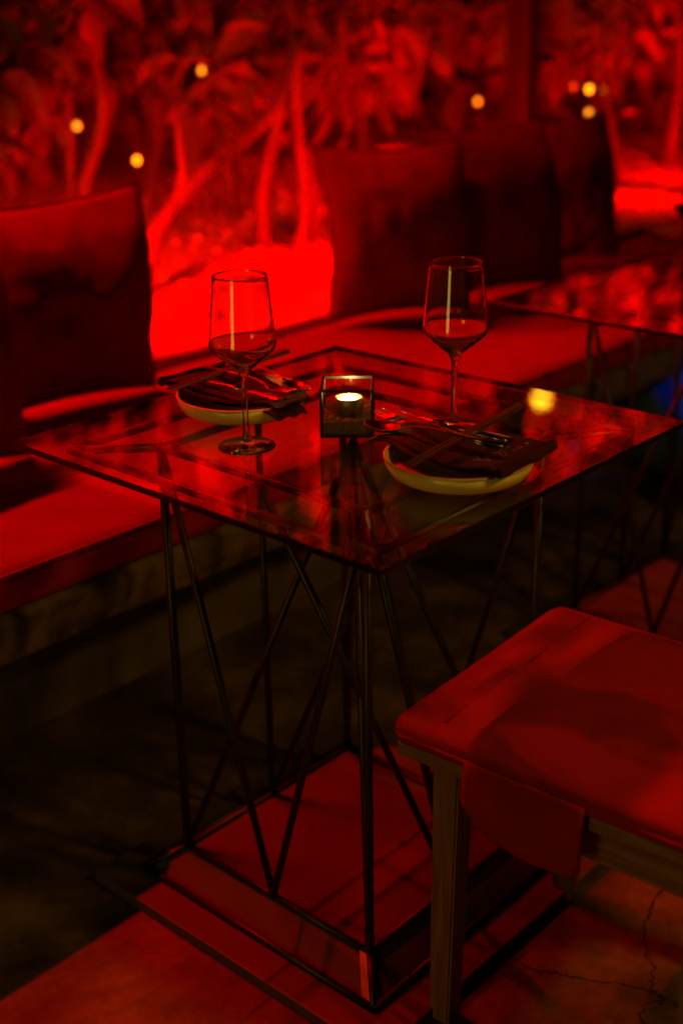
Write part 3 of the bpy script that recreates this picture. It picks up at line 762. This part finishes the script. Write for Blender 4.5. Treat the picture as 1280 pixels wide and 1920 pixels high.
def knife(loc, rz, tilt, label):
    t = empty("knife", loc, rz); t.rotation_euler = (tilt, 0, rz); tag(t, label, "knife", "knives laid on the napkins")
    sweep("handle", [(0, -.13, 0), (0, -.09, .0006), (0, -.04, .0006), (0, -.02, 0)], [.0045, .0052, .0045, .004], .0045, 'steel', t)
    sweep("blade", [(0, -.021, 0), (0, 0, 0), (.0005, .03, 0), (.001, .055, 0), (.0035, .072, 0)], [.004, .0085, .0095, .009, .0012], .0014, 'steel', t)
# right-hand setting (near the stool)
napkin(PF+Vector((.014, .006, -.0005)), R(3), "dark folded napkin with stitched lettering on the right plate", lettering=True, seed=3, plate_c=PF)
ZN = TZ+.0425
chopsticks((-.160, -.231, ZN+.0018), (.103, -.219, ZN+.0150), ("chopstick on the right napkin, the one nearer the candle", "chopstick on the right napkin, the one nearer the stool"))
spoon((-.053, -.136, ZN+.0035), R(6), R(-1), "spoon on the right napkin with its bowl toward the candle")
fork((-.024, -.122, ZN+.0030), R(-4), R(1), "fork on the right napkin beside the spoon")
knife((.012, -.140, ZN+.0010), R(-6), R(0), "knife on the right napkin in front of the wine glass foot")
# left-hand setting
napkin(PB+Vector((.004, .014, -.0005)), R(180-4), "dark folded napkin on the left plate", seed=8, plate_c=PB)
chopsticks((-.132, .243, ZN+.0050), (.127, .251, ZN+.0085), ("chopstick on the left napkin, the one nearer the bench", "chopstick on the left napkin, the one nearer the candle box"))
knife((-.052, .150, ZN+.0005), R(180+4), R(0), "knife on the left napkin, nearest the camera")
fork((-.022, .150, ZN+.0030), R(180-4), R(0), "fork lying in the middle of the left napkin")
spoon((.012, .146, ZN+.0040), R(180-8), R(0), "spoon on the left napkin, nearest the candle")

# ------------------------------------------------------------------ stool
def stool():
    ox, oy = 0.012, -.484
    t = empty("stool", (ox, oy, 0), R(3.6)); tag(t, "square wooden stool with a red seat pad in the foreground", "stool")
    hx, hy = .207, .240
    box("seat_board", (-hx, hx, -hy, hy, .427, .447), 'woodx', t, bev=.003)
    for sx in (-1, 1):
        for sy in (-1, 1):
            bm = bmesh.new(); cx, cy = sx*(hx-.042), sy*(hy-.062)
            lo, hi = .0165, .0205
            va = [bm.verts.new((cx+a*lo+sx*.006, cy+b*lo+sy*.004, 0)) for a, b in ((-1, -1), (1, -1), (1, 1), (-1, 1))]
            vb = [bm.verts.new((cx+a*hi, cy+b*hi, .427)) for a, b in ((-1, -1), (1, -1), (1, 1), (-1, 1))]
            bm.faces.new(va[::-1]); bm.faces.new(vb)
            for i in range(4): bm.faces.new((va[i], va[(i+1) % 4], vb[(i+1) % 4], vb[i]))
            bmesh.ops.bevel(bm, geom=bm.edges[:], offset=.003, segments=2, affect='EDGES')
            from_bm("leg", bm, 'wood', t)
    for s in (-1, 1):
        x = s*(hx-.042); y = s*(hy-.062)
        box("apron", (x-.010, x+.010, -(hy-.062)+.021, (hy-.062)-.021, .362, .4265), 'woodx', t, bev=.002)
        box("apron", (-(hx-.042)+.021, (hx-.042)-.021, y-.010, y+.010, .362, .4265), 'woodx', t, bev=.002)
    c = cushion("seat_pad", -hx-.008, hx+.006, -hy-.006, hy+.006, .448, .486, 'stoolfab', t, 26, 26, .0025, seed=31, edge=.020, wr=.0022)
    tube("piping", [(-hx-.0085+.001*math.sin(k*.9), lerp(-hy+.01, hy-.01, k/24), .463) for k in range(25)], .0028, 'stoolfab', c, 6)
    # crease line across the pad, parallel to the table
    tube("seam", [(lerp(-hx+.02, hx-.02, k/24), hy-.062+.0015*math.sin(k*.8), .4885+.0006*math.sin(k)) for k in range(25)], .0018, 'stoolfab', c, 6)
    # hanging fastening flap on the camera-side edge
    bm = bmesh.new(); n, m = 16, 10; g = []
    for i in range(n+1):
        r = []
        for j in range(m+1):
            u, v = i/n, j/m; y = lerp(.128, -.040, u); drop = .100*(1-.45*max(0, (.30-u)/.30)**1.5-.12*max(0, (u-.85)/.15)**2)
            x = -hx-.0125 - .007*math.sin(v*2.2) + .010*v*noise.noise(Vector((u*2.6+4, v*1.2, 1)))
            r.append(bm.verts.new((x, y, .466-drop*v)))
        g.append(r)
    for i in range(n):
        for j in range(m): bm.faces.new((g[i][j], g[i+1][j], g[i+1][j+1], g[i][j+1]))
    f = from_bm("flap", bm, 'stoolfab', c, True); md = f.modifiers.new("thick", 'SOLIDIFY'); md.thickness = .0022; md.offset = 0
    return t
stool()

# ------------------------------------------------------------------ trees and shrubs
def leaf_mesh(L_, Wd, curl, seed):
    r = random.Random(seed); vs = []; fs = []
    n = 5
    for i in range(n+1):
        u = i/n; w = Wd*math.sin(math.pi*min(1, .06+.94*u)**.8)*.5; z = -curl*L_*u*u
        vs += [(-w, u*L_, z+w*.35), (0, u*L_, z), (w, u*L_, z+w*.35)]
    for i in range(n):
        a = i*3; fs += [(a, a+1, a+4, a+3), (a+1, a+2, a+5, a+4)]
    me = bpy.data.meshes.new("leaf"); me.from_pydata(vs, [], fs); me.materials.append(MT['leaf'])
    for p in me.polygons: p.use_smooth = True
    return me
LEAVES = [leaf_mesh(.125, .070, .25, 1), leaf_mesh(.10, .064, .4, 2), leaf_mesh(.15, .074, .3, 3)]
def shrub(name, label, cat, stems, crowns, nl, solo, seed, group, lscale=1.0):
    nl = int(nl*.6) if "above the picture" not in label and nl > 20 else nl
    """stems: list of (points, r0, r1); crowns: list of (centre, radii); nl leaves in the massed foliage, solo leaves as parts"""
    rnd = random.Random(seed); base = Vector(stems[0][0][0]); t = empty(name, base); tag(t, label, cat, group)
    for pts, r0, r1 in stems:
        sp = spline(pts, 22); rr = [lerp(r0, r1, i/22)*(1+.06*math.sin(i*1.3+seed)) for i in range(23)]
        tube("trunk", [p-base for p in sp], rr, 'bark', t, 10)
    def spot():
        c, rad = rnd.choice(crowns); 
        while True:
            v = Vector((rnd.uniform(-1, 1), rnd.uniform(-1, 1), rnd.uniform(-1, 1)))
            if v.length < 1: break
        if v.length > 0: v = v*(v.length**-.35)
        if noise.noise(Vector(c)*2+v*2.1) < -.12 and rnd.random() < .8: return None
        return Vector((c[0]+v.x*rad[0], c[1]+v.y*rad[1], c[2]+v.z*rad[2]))
    def pose(p):
        yaw = rnd.uniform(0, 2*math.pi); pit = rnd.uniform(-1.1, .55); rol = rnd.uniform(-.7, .7); s = lscale*rnd.uniform(.65, 1.3)
        return Matrix.Translation(p-base) @ Matrix.Rotation(yaw, 4, 'Z') @ Matrix.Rotation(pit, 4, 'X') @ Matrix.Rotation(rol, 4, 'Y') @ Matrix.Scale(s, 4)
    vs, fs = [], []
    k = 0
    while k < nl:
        p = spot()
        if p is None: continue
        mt = pose(p); me = LEAVES[k % 3]; o = len(vs)
        vs += [tuple(mt @ v.co) for v in me.vertices]; fs += [tuple(o+i for i in q.vertices) for q in me.polygons]; k += 1
    if nl:
        me = bpy.data.meshes.new("foliage"); me.from_pydata(vs, [], fs); fo = link("foliage", me, 'leaf', t); fo["kind"] = "stuff"
    k = 0
    while k < solo:
        p = spot()
        if p is None or p.z > 1.35 or p.z < .62: 
            k += .02; continue
        o = link("leaf", LEAVES[int(k) % 3], None, t); o.matrix_local = pose(p); k += 1
    # twigs joining the crown to the stem tips
    for c, rad in crowns:
        st = rnd.choice(stems); a = Vector(st[0][-1])
        for q in range(3):
            b = Vector(c)+Vector((rnd.uniform(-.7, .7)*rad[0], rnd.uniform(-.7, .7)*rad[1], rnd.uniform(-.6, .6)*rad[2])); m_ = lerp(a, b, .5)+Vector((rnd.uniform(-.05, .05), rnd.uniform(-.05, .05), .06))
            tube("branch", [p-base for p in spline([a, m_, b], 8)], [lerp(st[2]*.8, .004, i/8) for i in range(9)], 'bark', t, 6)
    return t
def P(pts, Y):  # pixel path on a plane of given depth into the planting
    return [tuple(pxy(x, y, Y)) for x, y in pts]
GT = "multi-stemmed trees in the planting"; GS = "leafy shrubs in the planting"
def on_bed(pts):
    p = list(pts); a = Vector(p[0]); p[0] = (a.x, a.y, .49); return p
shrub("tree", "tree with one pale trunk curving right, just behind the creased pillow", "tree",
      [(on_bed(P([(258, 640), (266, 560), (285, 460), (345, 365), (455, 262), (520, 190), (560, 60)], 1.72)), .031, .019), (P([(330, 385), (345, 330), (340, 285), (330, 200)], 1.74), .020, .008)],
      [((1.75, 2.05, 3.1), (.5, .4, .35)), ((1.35, 2.0, 3.0), (.45, .4, .3))], 160, 6, 11, GT, 1.35)
shrub("tree", "tree whose tall trunk stands left in the middle trunk cluster", "tree",
      [(on_bed(P([(515, 640), (508, 560), (492, 440), (490, 350), (515, 240), (552, 130), (560, 0)], 2.0)), .029, .020), (P([(492, 380), (520, 260), (580, 180), (600, 140), (640, 60)], 2.02), .017, .011)],
      [((2.3, 2.3, 3.1), (.6, .5, .4)), ((2.05, 2.5, 1.15), (.45, .35, .25))], 240, 45, 12, GT, 1.35)
shrub("tree", "tree with leaning trunks right of the middle trunk cluster, beside the pillow", "tree",
      [(on_bed(P([(528, 610), (548, 500), (572, 400), (562, 280), (556, 150), (566, 20)], 1.9)), .020, .014), (on_bed(P([(560, 600), (580, 500), (592, 380), (575, 300), (600, 250), (640, 150), (640, 20)], 1.95)), .019, .013), (on_bed(P([(598, 590), (592, 520), (570, 450), (600, 360), (650, 250)], 2.0)), .022, .012)],
      [((2.55, 2.2, 3.1), (.5, .4, .3)), ((2.75, 2.5, 1.15), (.5, .4, .22))], 240, 45, 13, GT, 1.35)
shrub("tree", "slender tree with a bowed trunk at the upper left", "tree",
      [(on_bed(P([(150, 520), (152, 400), (166, 320), (190, 245), (188, 160), (165, 95), (120, 60)], 2.3)), .024, .014), (on_bed(P([(140, 520), (136, 400), (132, 300), (133, 235), (120, 150)], 2.35)), .018, .010)],
      [((1.05, 2.5, 1.15), (.35, .3, .25)), ((1.2, 2.6, 1.35), (.4, .4, .25))], 240, 60, 14, GT, 1.35)
shrub("tree", "tree with crossing bare branches above the bright gravel", "tree",
      [(on_bed(P([(455, 560), (440, 400), (415, 280), (365, 190), (300, 140), (260, 60)], 2.6)), .026, .018), (on_bed(P([(380, 540), (395, 420), (375, 300), (350, 200), (400, 130), (470, 70)], 2.7)), .026, .014), (P([(420, 300), (455, 330), (430, 250), (440, 160), (450, 40)], 2.62), .02, .01)],
      [((2.0, 2.9, 1.25), (.6, .4, .25)), ((2.1, 3.0, 1.5), (.7, .5, .3))], 320, 70, 15, GT, 1.35)
shrub("tree", "thin upright tree left of the dark post", "tree",
      [(on_bed(P([(684, 420), (682, 300), (681, 200), (678, 140), (660, 40)], 3.0)), .030, .018), (P([(682, 190), (730, 150), (770, 170), (800, 240)], 3.02), .012, .006)],
      [((3.5, 3.1, 1.15), (.55, .4, .3)), ((3.3, 3.2, 1.7), (.6, .4, .4))], 420, 70, 16, GT, 1.35)
shrub("tree", "thin dark tree right of the dark post", "tree",
      [(on_bed(P([(1160, 470), (1152, 360), (1150, 260), (1135, 160), (1120, 40)], 1.7)), .019, .013), (on_bed(P([(1135, 450), (1140, 330), (1165, 200), (1190, 90)], 1.75)), .016, .008)],
      [((3.95, 2.2, 1.2), (.35, .35, .25)), ((3.2, 1.9, 3.0), (.5, .4, .3))], 240, 60, 17, GT, 1.35)
shrub("tree", "tree with a pale leaning trunk at the upper right corner", "tree",
      [(on_bed(P([(1265, 420), (1255, 330), (1262, 240), (1275, 150), (1270, 30)], 2.0)), .034, .022)],
      [((4.6, 2.3, 1.25), (.5, .4, .3)), ((4.6, 2.3, 1.7), (.6, .5, .4))], 320, 50, 18, GT, 1.35)
# shrubs filling the depth
rs = random.Random(3)
specs = [("broad shrub at the far upper left corner", 1.15, 3.3), ("shrub behind the bowed trunk", 1.75, 3.9), ("shrub behind the crossing branches", 2.55, 4.0), ("dense shrub behind the middle trunks", 3.2, 4.0),
         ("shrub behind the thin upright tree", 4.1, 4.2), ("shrub filling the gap right of the dark post", 5.0, 3.4), ("low shrub at the far right behind the leaning trunk", 5.6, 2.9), ("tall shrub far behind the pillows", 4.9, 5.2), ("tall shrub at the rear of the planting", 3.4, 5.6), ("tall rear shrub at the left", 1.9, 5.4)]
for i, (lb, x, y) in enumerate(specs):
    st = []
    for k in range(4):
        a = rs.uniform(0, 6.28); q = rs.uniform(.15, .4)
        st.append(([(x+.05*math.cos(a), y+.05*math.sin(a), .49), (x+q*.5*math.cos(a), y+q*.5*math.sin(a), .85), (x+q*math.cos(a), y+q*math.sin(a), 1.3+rs.uniform(0, .5))], .016, .007))
    hgt = 1.0 if y < 5 else 1.4
    shrub("shrub", lb, "shrub", st, [((x, y, 1.0), (.6, .5, .4)), ((x+.1, y+.1, 1.2+hgt*.4), (.65, .5, .5)), ((x-.1, y, 2.0+hgt*.3), (.6, .5, .45))], 420, 40 if y < 4.5 else 10, 40+i, GS, 1.5)
for i, (lb, x, y, hh) in enumerate([("tall tree behind the bowed trunk, its crown above the picture", 1.3, 3.7, 3.0), ("tall tree behind the middle trunks, its crown above the picture", 2.4, 3.3, 3.1), ("tall tree left of the dark post, its crown above the picture", 3.5, 3.6, 3.2),
                           ("tall tree right of the dark post, its crown above the picture", 4.7, 3.0, 3.2), ("tall tree at the far right, its crown above the picture", 5.9, 2.5, 3.3), ("tall rear tree near the garden wall, its crown above the picture", 2.6, 5.4, 3.9), ("tall rear tree at the right near the garden wall, its crown above the picture", 4.6, 5.3, 3.7)]):
    st = [([(x, y, .49), (x+.06, y-.04, 1.2), (x-.05, y+.05, hh-.5), (x, y, hh)], .04, .018)]
    shrub("tree", lb, "tree", st, [((x-.4, y, hh-.45), (.75, .6, .6)), ((x+.4, y+.1, hh-.2), (.75, .6, .6)), ((x, y, hh+.3), (.8, .6, .5))], 1100, 0, 90+i, GT, 1.55)
# a leafy sprig standing low in the bright gravel
shrub("seedling", "small leafy sprig in the bright gravel behind the left wine glass", "plant",
      [(on_bed(P([(352, 640), (355, 600), (362, 572)], 1.42)), .004, .002)], [(tuple(pxy(362, 582, 1.42)), (.03, .03, .025))], 4, 5, 77, GS, .45)

# dark post with a bracket lantern
PX = pxy(980, 120, 1.98).x
post = empty("post", (PX, 1.98, 0)); tag(post, "dark timber post rising among the shrubs behind the pillows", "post")
box("shaft", (-.05, .05, -.05, .05, .45, 2.45), 'post', post, bev=.006)
box("cap", (-.06, .06, -.06, .06, 2.452, 2.49), 'post', post, bev=.006)
_p = pxz(1015, 745, TZ); _d = (_p-CAM).normalized(); _d.z *= -1; LP = _p + _d*((1.98-_p.y)/_d.y)
box("bracket", (.05, LP.x-PX+.03, -.018, .018, 2.30, 2.34), 'post', post, bev=.004)
ln = empty("lantern", LP); tag(ln, "small round hanging lantern glowing amber, mirrored in the near tabletop", "lantern")
lathe("globe", [(0, -.045), (.025, -.038), (.042, -.016), (.045, 0), (.042, .016), (.025, .038), (0, .045)], 'lantern', ln, 28)
lathe("cap", [(0, .052), (.02, .05), (.022, .038), (.0, .046)], 'metal', ln, 20)
tube("cord", [(0, 0, .05), (.004, 0, .2), (0, 0, 2.30-LP.z)], .003, 'housing', ln, 6)

# small warm fairy bulbs hung in the shrubs
FB = [((378, 132), 4.6, 'bulb2', "amber bulb above the crossing branches, upper middle left"), ((145, 236), 4.2, 'bulb2', "dim amber bulb beside the bowed trunk at the left"), ((257, 300), 4.6, 'bulb', "bright amber bulb lowest at the left, above the creased pillow"),
      ((895, 190), 5.4, 'bulb2', "dim amber bulb left of the dark post"), ((1104, 167), 4.6, 'bulb', "bright amber bulb right of the dark post"), ((1103, 211), 4.8, 'bulb2', "amber bulb just below the bright one right of the dark post")]
MT['bulb3'] = emit_mat("warm_bulb_faint", (1, .28, .01), .16)
FB += [((1131, 168), 4.75, 'bulb3', "faint amber bulb touching the bright one on its right side"), ((1075, 162), 4.9, 'bulb3', "faint amber bulb left of the bright one beside the dark post"), ((206, 137), 5.2, 'bulb3', "faint amber bulb near the top left corner"), ((318, 114), 5.4, 'bulb3', "faint amber bulb left of the upper middle one"), ((24, 234), 5.0, 'bulb3', "faint amber bulb at the left edge")]
for (q, tt, m, lb) in FB:
    p = pxd(q[0], q[1], tt); t = empty("fairy_bulb", p); tag(t, lb, "light bulb", "amber fairy bulbs hung in the planting")
    lathe("bulb", [(0, -.014), (.008, -.010), (.011, -.002), (.008, .008), (.004, .013), (0, .014)], m, t, 14)
    lathe("socket", [(0, .013), (.005, .012), (.005, .028), (0, .029)], 'housing', t, 10)
    tube("cord", [(0, 0, .028), (.01, .01, .15), (-.01, .02, .32), (0, 0, .55)], .0022, 'housing', t, 5)

# ------------------------------------------------------------------ dark dish and blue pouf at the right edge
dp = pxz(1262, 425, TZ)
side = empty("side_table", (dp.x+.10, dp.y-.05, 0)); tag(side, "round black side table at the far right by the bench", "side table")
lathe("tabletop", [(0, TZ-.03), (.16, TZ-.03), (.165, TZ-.022), (.16, TZ-.014), (0, TZ-.014)], 'metal', side, 40)
tube("leg", [(0, 0, .01), (0, 0, .4), (0, 0, TZ-.03)], .016, 'metal', side); lathe("foot", [(0, 0), (.13, 0), (.13, .012), (.03, .02), (0, .02)], 'metal', side)
bw = empty("bowl", (dp.x+.09, dp.y-.05, TZ-.0138)); tag(bw, "black bowl with a tilted handle on the far side table", "bowl")
lathe("body", [(0, 0), (.04, 0), (.045, .008), (.075, .03), (.088, .06), (.084, .06), (.07, .032), (.04, .012), (0, .010)], 'dish', bw, 40)
tube("handle", spline([(-.084, 0, .052), (-.12, .01, .062), (-.15, .015, .078)], 8), .008, 'dish', bw, 8)
po = pxz(1285, 705, .29); po.z = 0
pouf = empty("pouf", (po.x+.10, po.y, 0)); tag(pouf, "blue fabric pouf on the floor beyond the right table", "pouf")
lathe("cushion", [(0, 0), (.17, .0), (.215, .03), (.235, .10), (.235, .20), (.21, .275), (.16, .30), (.05, .312), (0, .308)], 'blue', pouf, 48)
flood((po.x+.05, po.y-.75, .85), (po.x+.02, po.y-.02, .28), 16, 26, (0, .12, 1), "short mast with a small blue lamp beyond the right table", lens='bluelens', head=.05, cat="blue lamp", name="blue_lamp")
bt = lathe("button", [(0, .322), (.012, .318), (.016, .308), (0, .305)], 'blue', pouf, 16)
